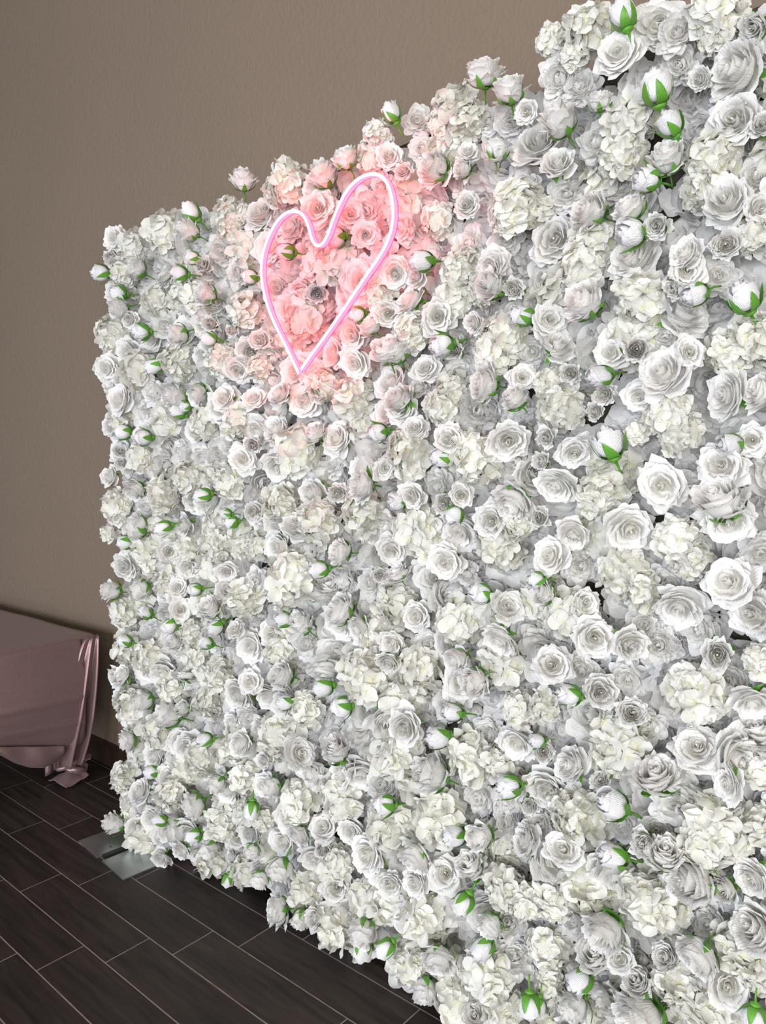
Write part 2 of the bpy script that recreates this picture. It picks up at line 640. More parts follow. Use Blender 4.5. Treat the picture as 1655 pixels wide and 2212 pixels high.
def make_rose(seed, op):
    """op 0 = cupped, 1 = wide open; unit radius. returns outer petals, heart"""
    rng = np.random.default_rng(seed)
    heart, outer = [], []
    hgt = 1.15 - 0.35 * op
    ga = rng.uniform(0, 6.28)
    heart.append(plug(.06, .2, hgt * .90, .3))
    for i in range(8):
        r = 0.06 + 0.034 * i
        h = hgt * (0.98 - 0.012 * i + rng.uniform(-.04, .04))
        ga += 2.3 + rng.uniform(-.3, .3)
        heart.append(tilt_piece(wrap_petal(rng, ga, 1.2, [(r * .8, hgt * .2), (r * 1.2, hgt * .5), (r * 1.1, hgt * .78), (r * 1.15 + .012, h)],
                                nu=7, nv=5, wav=0.02, lift=0.015, rnd=0.14, creamy=0.34), rng, .06))
    for i in range(12):
        R = (0.30 + 0.031 * i) * (0.88 + 0.25 * op)
        ga += 2.4 + rng.uniform(-.3, .3)
        heart.append(tilt_piece(wrap_petal(rng, ga, rng.uniform(.75, 1.0), [(0.12, 0.1), (R * 1.2, hgt * .15), (R * .92, hgt * .72), (R * (1.12 + .16 * op), hgt * (.98 - .018 * i) * rng.uniform(.93, 1.05))],
                                wav=0.04, lift=0.04, rnd=0.22, creamy=0.24, point=.03, curl=0.35 * op), rng, .09))
    heart = [(v * np.array([1, 1, 1.12 - .06 * op]), f, c) for v, f, c in heart]
    rm = 0.62 + 0.38 * op
    for i in range(7):
        R = rm * (0.70 + 0.035 * i) * rng.uniform(.93, 1.07)
        ga += 2.4 + rng.uniform(-.25, .25)
        h = hgt * (0.88 - 0.20 * op) * rng.uniform(.88, 1.1)
        outer.append(tilt_piece(wrap_petal(rng, ga, rng.uniform(.62, .8), [(0.10, 0.0), (R * 1.15, hgt * .02), (R * .92, h * .75), (R * 1.12, h)],
                                nu=9, wav=0.065, lift=0.06, rnd=0.26, creamy=0.12, point=0.08, curl=0.45), rng, .12))
    for i in range(6):
        R = rm * rng.uniform(.90, 1.10)
        ga += 1.047 + rng.uniform(-.25, .25)
        h = hgt * (0.62 - 0.32 * op) * rng.uniform(.8, 1.2)
        outer.append(tilt_piece(wrap_petal(rng, ga, rng.uniform(.62, .82), [(0.08, -0.02), (R * .95, -.04), (R * .86, h * .8), (R * 1.06, h)],
                                nu=9, wav=0.085, lift=0.04, rnd=0.3, creamy=0.06, point=0.10, curl=0.6), rng, .16))
    return outer, heart


def make_bud(seed):
    """closed bud along +z, unit length"""
    rng = np.random.default_rng(seed)
    P = [plug(.09, .3, .91, .05)]
    ga = rng.uniform(0, 6.28)
    fat = rng.uniform(0.36, 0.43)
    for i in range(5):
        r = 0.06 + 0.042 * i
        ga += 2.2
        P.append(wrap_petal(rng, ga, 1.35, [(r * .9, .4), (r * 1.3, .6), (r * 1.2, .8), (r * .55 + .016 * i, 1.0 - .036 * i + rng.uniform(-.015, .015))],
                            nu=7, nv=5, wav=0.008, lift=0.0, rnd=0.08, creamy=0.08))
    for i in range(5):
        ga += 2.1 + rng.uniform(-.3, .3)
        q = fat * rng.uniform(.94, 1.06)
        P.append(wrap_petal(rng, ga, 1.15, [(0.06, 0.0), (q * 1.25, 0.0), (q * 1.15, .62), (q * (.46 + .09 * i), .86 - .02 * i + rng.uniform(-.04, .04))],
                            nu=10, nv=9, wav=0.018, lift=0.03, rnd=0.18, creamy=0.03, point=0.03, curl=0.12 * i))
    return P, fat


def make_calyx(seed, kind, rad, reach, spread, stem=0.55):
    """five sepals, a round receptacle and a stem below z=0"""
    rng = np.random.default_rng(seed)
    P = []
    ga = rng.uniform(0, 6.28)
    for i in range(5):
        ga += 1.256 + rng.uniform(-.25, .25)
        sp = spread * rng.uniform(.1, 1.7)
        L_ = reach * rng.uniform(.7, 1.25)
        nu, nv = 4, 8
        s = np.linspace(-1, 1, nu)[None, :].repeat(nv, 0)
        t = np.linspace(0, 1, nv)[:, None].repeat(nu, 1)
        if kind == 'r':      # sepals lie under the open bowl
            prof = [(0.04, -.10), (.30, -.12), (.65, -.12), (.80 + .5 * sp, -.02 + rng.uniform(-.25, .12))]
            wd = .17
        elif kind == 'c':
            prof = [(0.04, -.10), (rad * .95, -.12), (rad * 1.15, L_ * .4), (rad * (1.08 + sp), L_)]
            wd = .17
        else:
            prof = [(0.04, -.07), (rad * 1.08, -.08), (rad * 1.22, L_ * .45), (rad * (1.04 + sp), L_)]
            wd = rad * .44
        rz = bez(prof, t)
        hw = wd * np.sin(np.clip(.25 + t * .75, 0, 1) * math.pi) ** .7 + 0.004
        tw = rng.uniform(-.6, .6)
        a = ga + tw * t ** 2
        rr = rz[..., 0] + 0.025 - 0.05 * rad * s ** 2
        X = np.stack([rr * np.cos(a) - hw * s * np.sin(a), rr * np.sin(a) + hw * s * np.cos(a), rz[..., 1]], -1).reshape(-1, 3)
        P.append((X, grid_faces(nu, nv), np.ones((len(X), 3))))
    k = .20 if kind != 'b' else rad * .6
    path = [(0, 0, -0.2 - stem), (0.03, 0.02, -0.2 - stem * .5), (0, 0, -0.22), (0, 0, -0.17), (0, 0, -0.08), (0, 0, -0.03)]
    v, f = tube(path, [0.035, 0.04, 0.05, k * .8, k, k * .7], 8)
    P.append((np.array(v), f, np.ones((len(v), 3))))
    return P


def make_hydrangea(seed, n=33):
    """domed head, unit radius, dome along +z; list of florets plus stalk pieces"""
    rng = np.random.default_rng(seed)
    fl, st = [], []
    ph0 = rng.uniform(0, 6.28)
    for i in range(n):
        q = (i + 0.5) / n
        ct = 1 - 1.18 * q
        th = math.acos(ct) + rng.normal(0, .07)
        ph = ph0 + i * 2.39996 + rng.normal(0, .12)
        rad = 0.74 * rng.uniform(.86, 1.10)
        d = np.array([math.sin(th) * math.cos(ph), math.sin(th) * math.sin(ph), math.cos(th) * .92])
        pos = d * rad
        nrm = d + rng.normal(0, .30, 3)
        Rm = rot_to(nrm, rng.uniform(0, 6.28))
        pts = []
        L_ = rng.uniform(.36, .52)
        for k in range(4):
            v, f, te = flat_petal(rng, L_ * rng.uniform(.85, 1.12), L_ * rng.uniform(.92, 1.15), cup=rng.uniform(.05, .35),
                                  ruffle=rng.uniform(.06, .16), bend=rng.uniform(-.35, .45))
            a = k * math.pi / 2 + rng.normal(0, .12)
            ca, sa = math.cos(a), math.sin(a)
            v = np.stack([v[:, 0] * ca - v[:, 1] * sa, v[:, 0] * sa + v[:, 1] * ca, v[:, 2] + 0.008 * k], 1)
            w = np.clip(1 - te * 3.2, 0, 1) * .7
            base = IVORY * (1 - .6 * te) + HWHITE * (.6 * te)
            pts.append((v @ Rm.T + pos, f, np.column_stack([base * (1 - w) + LIME * w, np.tile(np.linspace(0, 1, 5), 5)])))
        # little round eye of the floret
        vb, fb = tube([(0, 0, -.03), (0, 0, .02), (0, 0, .045)], [.03, .035, .012], 6)
        vb = np.array(vb) @ Rm.T + pos
        pts.append((vb, fb, np.tile(IVORY * .9, (len(vb), 1))))
        fl.append(merge(pts))
        if i % 2 == 0 or th > 1.1:
            v, f = tube([(0, 0, -.55), tuple(pos * .35 + np.array([0, 0, -.2])), tuple(pos * .97)], [.028, .022, .016], 5)
            st.append((np.array(v), f, np.ones((len(v), 3))))
    v, f = tube([(0, 0, -.95), (0.02, 0, -.75), (0, 0, -.5)], [.04, .045, .05], 6)
    st.append((np.array(v), f, np.ones((len(v), 3))))
    return fl, st


def make_peony(seed, n=46):
    """flat ruffled bloom, unit radius, along +z"""
    rng = np.random.default_rng(seed)
    P = []
    for i in range(n):
        q = (i + .5) / n
        th = 0.12 + 1.45 * q ** .75
        ph = i * 2.39996 + rng.normal(0, .2)
        L_ = 0.34 + 0.36 * q
        v, f, te = flat_petal(rng, L_ * rng.uniform(.9, 1.15), L_ * rng.uniform(.75, 1.05), nu=6, nv=6, cup=rng.uniform(.2, .6),
                              ruffle=rng.uniform(.05, .12), bend=rng.uniform(.1, .5))
        # petal leans outward by th from the axis
        dx = np.array([math.sin(th) * math.cos(ph), math.sin(th) * math.sin(ph), math.cos(th)])
        nz = np.array([-math.cos(th) * math.cos(ph), -math.cos(th) * math.sin(ph), math.sin(th)])
        ny = np.cross(nz, dx)
        base = np.array([math.cos(ph) * .34 * q, math.sin(ph) * .34 * q, .12 * (1 - q)])
        X = v[:, :1] * dx + v[:, 1:2] * ny + v[:, 2:3] * nz + base
        c = np.clip(.45 * (1 - te) * (1.1 - q), 0, 1)
        P.append((X, f, np.column_stack([WHITE * (1 - c) + CREAM * c, np.tile(np.linspace(0, 1, 6), 6)])))
    return P


def mm(name, pieces, m):
    V_, F_, C_ = merge(pieces)
    return new_mesh(name, V_, F_, m, C_)


NV = 7
VAR = {'h': [], 'r': [], 'c': [], 'b': [], 'p': []}
for i in range(NV):
    fl, st = make_hydrangea(100 + i, n=[30, 33, 36, 31, 34, 38, 29][i])
    VAR['h'].append(dict(main=mm('hydrangea_florets', fl, M_HYD), stalk=mm('hydrangea_stalk', st, M_STALK), florets=fl))
for kind, ops in (('r', [.75, .95, 1.0, .85, .6, 1.0, .8]), ('c', [.05, .2, .3, .12, .4, .0, .25])):
    for i in range(NV):
        outer, heart = make_rose(200 + i + (50 if kind == 'c' else 0), ops[i])
        cal = make_calyx(300 + i, kind, 0.62, .5, .3, stem=.6)
        VAR[kind].append(dict(main=mm('rose_petals', outer, M_ROSE), heart=mm('rose_heart', heart, M_ROSE),
                              calyx=mm('calyx', cal, M_GREEN), petals=outer))
for i in range(NV):
    P, fat = make_bud(400 + i)
    cal = make_calyx(430 + i, 'b', fat * .92, 0.56, .42, stem=.55)
    VAR['b'].append(dict(main=mm('bud_petals', P, M_BUD), calyx=mm('calyx', cal, M_GREEN)))
for i in range(NV):
    VAR['p'].append(dict(main=mm('peony_petals', make_peony(500 + i), M_PEO)))

# ------------------------------------------------------------------ where the flowers sit
# read off the photograph in enlarged views: view name -> (x offset, y offset, enlargement)
VIEWS = {
    'B': (1150, 0, 3.277), 'C': (1150, 560, 3.277), 'D': (1150, 1100, 3.277), 'E': (1150, 1700, 3.277),
    'H': (180, 330, 3.88), 'I': (180, 880, 4.1375), 'J': (180, 1400, 4.1375), 'K': (580, 880, 2.9035),
    'L': (580, 1500, 2.9035), 'M': (880, 100, 3.94), 'A': (500, 320, 3.31), 'N': (840, 560, 5.015)}
# kind x y size [direction the bloom points in the view, degrees, 0 right 90 up]
SPOTS = {
    'B': '''h 400 200 340;h 130 290 200;h 290 390 190;b 640 95 220 100;r 610 370 270 120;h 1300 70 340;h 1320 260 260;s 1570 190 170;
r 1450 500 400 130;r 1190 560 160;b 880 610 250 100;c 200 870 250 120;h 700 850 340;h 620 1090 300;b 970 870 200 120;r 1440 850 320;
s 1640 880 160;r 180 1160 230 130;c 960 1140 240 100;b 800 1270 200 170;h 1260 1130 340;h 1200 1350 270;r 1380 1430 330 140;c 420 1500 250 160;
c 700 1480 220 120;b 690 1650 230 185;s 880 1600 140;h 440 1720 330;s 1370 1730 180;r 1080 1790 220;p 900 180 300;p 1030 230 250;p 200 560 280;
p 1050 460 260;h 60 1500 180;p 460 1010 260;p 330 620 240;p 1600 1250 220;h 1560 1650 240;r 1610 1480 200;p 640 1330 200;c 480 720 180 80;p 250 1370 260''',
    'C': '''h 360 60 330;r 1100 80 230;c 370 310 290 150;h 790 300 380;s 1000 210 130;b 1140 250 210 200;b 1490 260 250 110;h 1560 560 320;h 1380 650 290;
r 180 620 240;r 560 660 210;s 740 640 170;b 470 830 210 190;r 930 800 330 100;r 1110 660 200;s 265 810 125;h 200 1050 320;h 130 900 230;s 500 960 140;
s 440 1080 115;r 760 970 210;h 960 1090 300;h 1050 1220 290;r 1380 960 300;c 1620 930 240 160;b 540 1290 250 110;s 95 1260 130;b 1390 1310 200 185;
r 1340 1460 280;h 560 1560 330;h 450 1680 280;r 910 1600 290;r 160 1600 260;c 1330 1720 330 110;h 740 1220 160;s 60 1430 110;r 1560 1280 190;
r 300 1370 210;p 100 150 250;p 1320 120 220;p 620 480 220;p 1500 880 240;p 1150 1640 250;r 120 430 220;p 950 540 220''',
    'D': '''r 1390 90 300;r 690 140 290;r 290 180 230;r 130 330 230;s 50 60 130;h 1020 210 290;h 1120 360 270;r 1390 510 310;h 640 440 360;h 780 570 270;
b 20 500 140 180;c 80 600 180 160;h 260 740 330;r 370 660 190;r 1040 690 290;r 1570 740 310;r 440 910 270;r 690 960 240;p 900 960 240;s 1310 1030 200;
h 1180 1330 400;h 1080 1210 210;b 250 1310 190 170;r 480 1290 240;s 710 1440 180;r 140 1100 250;p 350 1140 220;h 620 1620 390;h 560 1740 290;r 1560 1370 250;
r 1170 1680 290;r 1440 1760 330;r 270 1810 250;c 880 1890 310 100;r 1380 1930 220;p 680 1200 220;p 1400 1210 240;h 80 1400 190;s 80 1710 140;b 30 1640 130 180;
s 480 1910 125;p 1180 850 270;p 790 810 230;h 1600 1080 220;h 1620 1850 220;p 960 520 220;p 1620 300 240;p 350 400 240;p 820 1530 220;p 1000 1880 230''',
    'E': '''b 560 120 250 150;h 330 240 360;h 230 130 210;b 560 490 230 165;s 790 400 180;p 880 300 200;c 940 480 230 70;h 1290 260 440;h 1200 430 340;
c 1130 660 340 165;c 1360 720 190 200;c 520 1010 300 215;h 860 840 400;h 760 740 260;h 380 740 360;r 220 440 230;c 440 1190 250 110;p 780 1230 240;
s 940 1200 150;c 1180 1190 260 250;b 330 1380 200 215;b 40 1560 140 270;c 310 1550 230 230;h 1000 1400 310;h 1240 1560 340;c 790 1620 340 200;
h 1480 1150 330;c 1580 1000 310 150;r 1380 1400 300;p 560 1530 260;h 120 1150 270;h 150 800 290;c 740 1380 190 120;h 1600 1350 220;b 1570 1640 180 270;
r 620 1220 190;h 120 1400 210;r 1560 640 250;h 1600 280 250;p 640 250 230;p 1040 120 300;p 60 260 240;p 300 940 240;p 1250 960 220''',
    'H': '''c 1340 240 200 95;b 900 490 185 130;r 260 710 190 150;h 420 780 240;h 670 670 300;h 1200 480 210;h 1210 620 220;s 235 890 110;c 900 660 180 150;
b 140 1010 160 170;h 330 1000 240;c 450 980 200 150;r 690 1020 180;b 800 1010 160 165;b 290 1180 150 180;h 600 1240 240;h 930 1200 230;c 1040 1190 190 160;
p 1160 820 220;p 1040 600 190;s 1000 940 130;b 910 880 130 180;b 1390 1040 150 170;p 430 1220 200;h 1340 1330 280;s 1240 1490 95;h 230 1530 290;
b 480 1500 160 185;c 800 1520 200 200;b 1050 1560 150 170;s 1060 1430 120;s 1470 1570 140;r 200 1810 200 160;b 590 1790 170 190;h 440 1820 300;h 800 1740 300;
h 1140 1760 240;r 1300 1830 200;r 320 1900 130;c 970 2020 190 210;r 300 2060 220 160;c 800 2060 200 150;p 590 2010 200;h 1460 1800 200;r 1430 2050 170;
r 1180 2050 200;b 850 2130 110 180;r 390 1400 140;p 700 1450 210;p 1250 1650 190;p 1300 1000 200;p 820 870 190;p 1050 1000 200;h 1340 520 170;c 310 1300 180 190''',
    'I': '''h 330 60 240;b 840 40 160 160;h 760 100 300;h 1070 130 270;h 1380 130 300;b 350 220 160 170;b 530 270 170 180;s 335 385 105;h 520 430 280;s 340 510 95;
s 1510 335 135;p 860 390 170;p 1080 460 230;r 1420 460 230;r 230 620 175 160;c 470 740 190 250;h 300 890 290;h 700 830 260;h 920 620 270;b 1060 790 170 190;
h 1310 670 320;r 1520 940 190;r 890 1060 210;b 710 1080 170 200;c 490 1070 220 170;b 1270 950 120 180;b 1320 1030 140 190;h 220 1120 150;b 370 1210 150 190;
h 560 1250 280;r 770 1290 170;h 940 1250 230;h 1180 1250 300;h 1540 1230 250;r 370 1420 210;c 270 1640 180 165;c 530 1620 180 240;r 840 1610 160;
b 990 1630 150 185;r 1280 1470 160;h 720 1560 210;h 350 1830 250;r 870 1810 190;b 550 1830 150 150;b 770 1960 160 215;c 1140 1800 200 120;h 1430 1730 300;
b 1180 1970 160 220;p 640 1800 190;b 370 2090 140 170;c 810 2100 160 150;b 1090 2100 150 165;h 950 2000 230;r 1360 1980 150;p 1540 1550 210;h 600 1400 200''',
    'J': '''h 580 80 280;h 990 60 250;r 340 240 200 160;h 800 360 290;c 560 470 180 190;h 400 480 280;r 910 230 190;h 1220 220 270;r 1490 300 200;c 780 600 260 160;
c 900 540 150 150;h 1110 490 260;c 400 820 190 200;h 660 770 280;b 1080 820 160 190;r 1400 860 240;h 1030 1000 280;b 600 1110 140 180;h 360 1150 250;
r 500 1280 210;c 1200 1210 180 235;h 780 1310 250;c 1000 1400 230 225;h 1430 1160 280;b 1500 1460 180 260;c 290 1570 200 170;b 680 1540 150 180;h 540 1730 320;
r 700 1880 180 250;r 870 1810 170;b 980 1680 160 205;h 1240 1560 300;c 1130 1790 210 260;h 1120 1900 270;h 1440 1990 260;c 1510 1810 160 240;r 1320 1860 120;
r 1610 1230 180;r 1620 1000 160;p 830 950 210;p 480 1000 190;p 520 1430 200;p 1180 1450 200;h 1600 1530 190;p 1500 620 220;b 1290 2080 130 255;c 1580 2060 170 250;
p 1000 250 200;p 1330 680 200;r 470 1580 150''',
    'K': '''r 430 190 180;b 680 160 140 190;c 290 160 140 100;h 170 260 290;h 860 280 260;b 1080 320 160 180;r 1500 210 250;h 1300 330 310;r 920 130 150;r 1130 200 180;
r 60 370 180;s 430 540 115;c 590 490 190 180;r 730 380 130;b 800 590 130 180;r 900 550 160;s 1100 600 115;b 1160 680 140 235;r 1210 550 140;c 1540 600 230 245;
r 1400 710 210;h 300 720 270;h 600 670 280;h 930 760 300;h 60 600 210;h 1010 860 240;r 1110 970 200;h 1450 870 280;c 450 910 170 180;r 770 900 160;
b 310 1020 140 190;h 150 1050 300;s 700 1050 95;c 810 1040 140 100;b 1320 1160 170 170;r 1500 1250 200;c 450 1270 210 150;h 790 1240 260;r 930 1310 180;
h 1200 1330 280;r 570 1390 180;c 210 1360 160 130;b 90 1330 120 180;r 1450 1460 210;r 770 1480 160;h 80 1560 210;s 750 1600 115;c 1190 1570 160 220;
h 590 1680 320;h 930 1660 300;c 1300 1720 210 200;c 90 1680 170 150;b 340 1760 140 200;p 250 1480 190;p 1070 500 190;p 480 1080 180;p 560 1550 190;r 60 870 150;
p 750 750 170;h 1550 740 200;p 420 330 180;p 1250 1050 180;p 650 1100 170;p 1020 1480 190''',
    'L': '''b 100 50 120 190;b 450 80 150 190;h 230 100 210;r 860 200 210 120;b 1150 110 150 180;b 1060 270 170 190;h 830 390 290;h 1270 400 300;h 1450 430 210;h 1570 90 210;
h 60 270 260;r 200 370 170;c 430 360 180 120;c 20 580 150 195;h 190 690 250;h 460 650 280;c 1040 500 230 150;b 720 690 150 180;h 740 830 250;h 1070 800 300;
r 350 830 160;r 520 850 160;b 1160 890 170 190;b 1500 580 170 190;c 190 880 140 230;s 340 970 95;r 620 1000 220;c 920 1030 200 235;r 1110 1120 200;c 1330 890 190 200;
r 1610 920 180;h 430 1060 210;c 80 1090 160 250;h 230 1250 220;r 430 1210 170;h 630 1310 290;h 980 1400 330;r 760 1190 160;b 1220 1320 160 245;c 1400 1440 160 240;
c 60 1350 160 190;c 200 1400 130 250;h 400 1450 250;c 600 1480 180 250;b 590 1610 150 260;b 730 1600 140 225;h 880 1700 230;c 1070 1650 180 258;b 1340 1600 170 225;
c 980 1850 200 262;h 1180 1930 280;h 1370 1740 320;h 1480 1220 240;h 1600 1300 190;r 1560 300 200;p 270 500 220;p 1390 250 200;p 720 560 200;p 1330 640 200;
c 1270 1080 190 120;r 920 1180 160;p 1520 1430 180;s 290 1400 105;s 1640 700 105;b 1640 1960 160 270;h 1450 1950 260;r 1300 2020 180;p 600 200 190;p 1500 800 190;p 1550 1650 200''',
    'M': '''c 660 240 280 95;c 870 380 280 95;h 380 500 300;h 500 620 280;h 270 640 210;c 760 880 230 80;c 240 1040 270 150;p 90 640 220;p 900 640 260;r 520 900 150;
r 510 1350 200;h 920 1350 400;h 830 1460 260;h 250 1480 250;h 450 1850 280;r 740 1850 230;p 530 1680 260;p 1000 1150 190;c 480 1050 160 170;p 130 870 210;
p 450 1180 160;p 850 1650 240;r 1010 560 180;p 700 640 200''',
    'A': '''r 620 430 210;h 400 230 260;c 660 200 210 100;c 820 80 180 100;h 1000 70 210;b 1140 -260 160 120;h 1030 -110 190;r 850 470 180;p 980 450 260;r 960 620 160;h 780 820 320;
h 600 850 230;b 380 740 150 170;b 740 640 160 190;r 490 1020 150;s 610 1040 125;h 520 1200 290;b 1350 810 200 185;r 1170 900 200;r 1120 1180 200;
b 890 1190 140 190;r 870 1330 200;r 720 1470 190;c 1000 1270 160 120;r 880 1540 190;c 1120 1450 240 110;h 650 1700 230;h 880 1760 300;r 340 1760 170;
r 1200 1800 220;p 600 1640 200;p 1080 300 210;p 330 1000 230;p 420 560 210;p 1220 560 190;p 700 1130 200;h 1060 1030 210;s 1230 160 110;r 1130 60 180;
p 300 1500 220;h 320 300 200;p 560 700 200;p 1090 760 200;r 1080 -30 150''',
    'N': '''r 230 440 330 120;r 300 200 230;h 750 150 420;h 730 430 400;h 1000 330 300;c 1130 290 330 160;s 1350 320 210;r 1100 80 260;r 530 620 330;h 260 760 400;h 130 900 280;
b 560 930 290 190;s 710 990 180;r 920 690 230;p 1050 580 320;b 1430 610 300 165;h 1220 880 560;h 1120 1040 400;c 1060 1350 340 160;r 400 1180 260;p 780 850 300;
h 660 1420 340;h 560 1580 360;r 130 1600 360;p 760 1220 300;r 1450 1280 260;c 1370 1510 300 120;c 90 1020 300 110;p 1560 1000 300;p 320 1400 260;p 1500 450 280''',
}
DEPTH = {'b': 1.475, 's': 1.49, 'c': 1.485, 'r': 1.50, 'h': 1.515, 'p': 1.55}
CORNERS_TOP = [(-3.2, 2.44), (-1.6, 2.44), (0.2, 2.40)]
OUT = np.array([0.0, -1.0, 0.0])
flowers = []          # kind, position (base), axis, scale, variant


def add_flower(kind, pos, axis, scale, centred):
    axis = np.array(axis, float)
    axis /= np.linalg.norm(axis)
    flowers.append(dict(kind=kind, c=np.array(pos), pos=np.array(pos) - axis * centred, axis=axis, s=scale,
                        var=random.randrange(NV), spin=random.uniform(0, 6.28),
                        sx=random.uniform(.87, 1.14) if kind in 'rcp' else random.uniform(.95, 1.05), sz=random.uniform(.85, 1.15) if kind in 'rcp' else 1.0))


def relief(x, z):
    """the mat is not flat: slow swells of a few centimetres"""
    return .014 * math.sin(x * 9.1 + z * 4.7 + 1.3) + .012 * math.sin(z * 11.3 - x * 5.9) + .008 * math.sin(x * 17.0 + 2.0)


def rnd3(a):
    return RNG.normal(0, a, 3)


for vname, txt in SPOTS.items():
    ox, oy, en = VIEWS[vname]
    for item in txt.replace('\n', '').split(';'):
        q = item.split()
        if not q:
            continue
        kd, x, y, sz = q[0], float(q[1]), float(q[2]), float(q[3])
        ang = math.radians(float(q[4])) if len(q) > 4 else None
        u, v = ox + x / en, oy + y / en
        P = on_y(u, v, DEPTH[kd] + random.uniform(-.014, .014))
        P = on_y(u, v, P[1] + relief(P[0], P[2]))
        Z = float((P - CAM) @ CF)
        D = sz / en * Z / FPX
        to_cam = (CAM - P) / np.linalg.norm(CAM - P)
        inimg = CR * math.cos(ang) + CU * math.sin(ang) if ang is not None else np.zeros(3)
        if kd == 'h':
            add_flower('h', P, OUT + 0.25 * to_cam + rnd3(.16), D * 0.64, D * 0.16)
        elif kd == 'p':
            add_flower('p', P, OUT + 0.3 * to_cam + rnd3(.3), D * 0.70, D * 0.12)
        elif kd == 'r':
            ax = 0.62 * to_cam + 0.4 * OUT + rnd3(.32) + 0.6 * inimg
            add_flower('r', P, ax, D * 0.555, D * 0.22)
        elif kd == 'c':
            if ang is None:
                inimg = CR * math.cos(2.4) + CU * math.sin(2.4)
            ax = 0.8 * inimg + 0.42 * to_cam + 0.2 * OUT + rnd3(.1)
            add_flower('c', P, ax, D * 0.66, D * 0.3)
        elif kd == 'b':
            ax = 0.95 * inimg + 0.22 * to_cam + 0.1 * OUT + rnd3(.06)
            add_flower('b', P, ax, D * 0.95, D * 0.42)
        elif kd == 's':
            ax = 0.85 * to_cam + 0.25 * OUT + rnd3(.22) + 0.35 * CR * random.uniform(-1, 0.2)
            add_flower('c', P, ax, D * 0.74, D * 0.45)

# fill the mat behind with further blooms of the same kinds
X1 = 0.02


def xl(z):
    """left edge of the mat: it spreads a little towards the floor"""
    return -2.885 + 0.10 * z / 2.4



lim = {'h': 300, 'r': 265, 'p': 300}
R_OF = {'h': 1.0, 'r': 0.95, 'p': 0.9, 'c': 0.75, 'b': 0.4}
pts = np.array([[f['c'][0], f['c'][2]] for f in flowers])
rad = np.array([f['s'] * R_OF[f['kind']] for f in flowers])
count = {k: sum(1 for f in flowers if f['kind'] == k) for k in 'hrcbp'}


def ztop(x):
    return 2.36


for frac in (0.95, 0.85, 0.75, 0.66, 0.58, 0.5):
    fails = 0
    while fails < 450:
        left = [k for k in lim if count[k] < lim[k]]
        if not left:
            break
        k = random.choice(left)
        s = {'h': random.uniform(.078, .09), 'r': random.uniform(.048, .058), 'p': random.uniform(.078, .095)}[k]
        z = random.uniform(0.075, ztop(0) - s * .45)
        x = random.uniform(xl(z) + s * 1.1, X1 - s * .3)
        d = np.hypot(pts[:, 0] - x, pts[:, 1] - z)
        if np.any(d < frac * (rad + s * R_OF[k]) * 0.8):
            fails += 1
            continue
        yy = {'h': 1.565, 'r': 1.545, 'p': 1.565}[k] + random.uniform(-.012, .012) + relief(x, z)
        ax = OUT + rnd3(.3) + np.array([.25, 0, 0])
        add_flower(k, (x, yy, z), ax, s, s * .3)
        count[k] += 1
        pts = np.vstack([pts, [x, z]])
        rad = np.append(rad, s * R_OF[k])

# ------------------------------------------------------------------ flower wall
WALL0 = np.array([-1.4, 1.64, 0.0])
fw = tag(empty('flower_panel', tuple(WALL0)),
         'tall panel covered with white artificial roses, hydrangeas and green-sepalled buds', 'flower panel')
V, F = box(0, X1 - .03 - WALL0[0], -0.02, 0.0, 0.05, 2.36)
V = [(x if x > 0 else xl(z) + .07 - WALL0[0], y, z) for x, y, z in V]
link('backing_mat', new_mesh('backing_mat', V, F, M_BACKING, smooth=False), fw)


# layer of loose ruffled petals tucked into the mat between the blooms: too many to count
rngp = np.random.default_rng(77)
lows = []
for i in range(5):
    P_ = []
    for k in range(26):
        q = (k + .5) / 26
        th, ph, L_ = 0.15 + 1.3 * q ** .75, k * 2.39996 + rngp.normal(0, .2), 0.42 + 0.36 * q
        v, f, te = flat_petal(rngp, L_, L_ * rngp.uniform(.8, 1.1), nu=4, nv=4, cup=rngp.uniform(.2, .6), ruffle=.09, bend=rngp.uniform(.1, .5))
        dx = np.array([math.sin(th) * math.cos(ph), math.sin(th) * math.sin(ph), math.cos(th)])
        nz = np.array([-math.cos(th) * math.cos(ph), -math.cos(th) * math.sin(ph), math.sin(th)])
        X = v[:, :1] * dx + v[:, 1:2] * np.cross(nz, dx) + v[:, 2:3] * nz + np.array([math.cos(ph) * .34 * q, math.sin(ph) * .34 * q, .12 * (1 - q)])
        P_.append((X, f, np.tile(WHITE, (len(X), 1))))
    lows.append(merge(P_))
allp = []
zz_ = 0.09
while zz_ < 2.34:
    xx_ = xl(zz_) + .085
    while xx_ < X1 - .06:
        x, z = xx_ + rngp.normal(0, .018), zz_ + rngp.normal(0, .018)
        v, f, c_ = lows[rngp.integers(5)]
        Rm = rot_to(OUT + rngp.normal(0, .28, 3) + np.array([.2, 0, 0]), rngp.uniform(0, 6.28))
        sc = rngp.uniform(.062, .08)
        allp.append(((v * sc) @ Rm.T + np.array([x, 1.602 + relief(x, z) * .5, z]) - WALL0, f, c_))
        xx_ += .082
    zz_ += .078
tag(link('petal_filling', mm('petal_filling', allp, M_PEO), fw), kind='stuff')


def depth_of(f):
    return float((f['pos'] - CAM) @ CF)


def in_view(f):
    d = f['c'] - CAM
    z = d @ CF
    u, v = PW / 2 + FPX * (d @ CR) / z, PH / 2 - FPX * (d @ CU) / z
    return -40 < u < PW + 40 and -40 < v < PH + 40


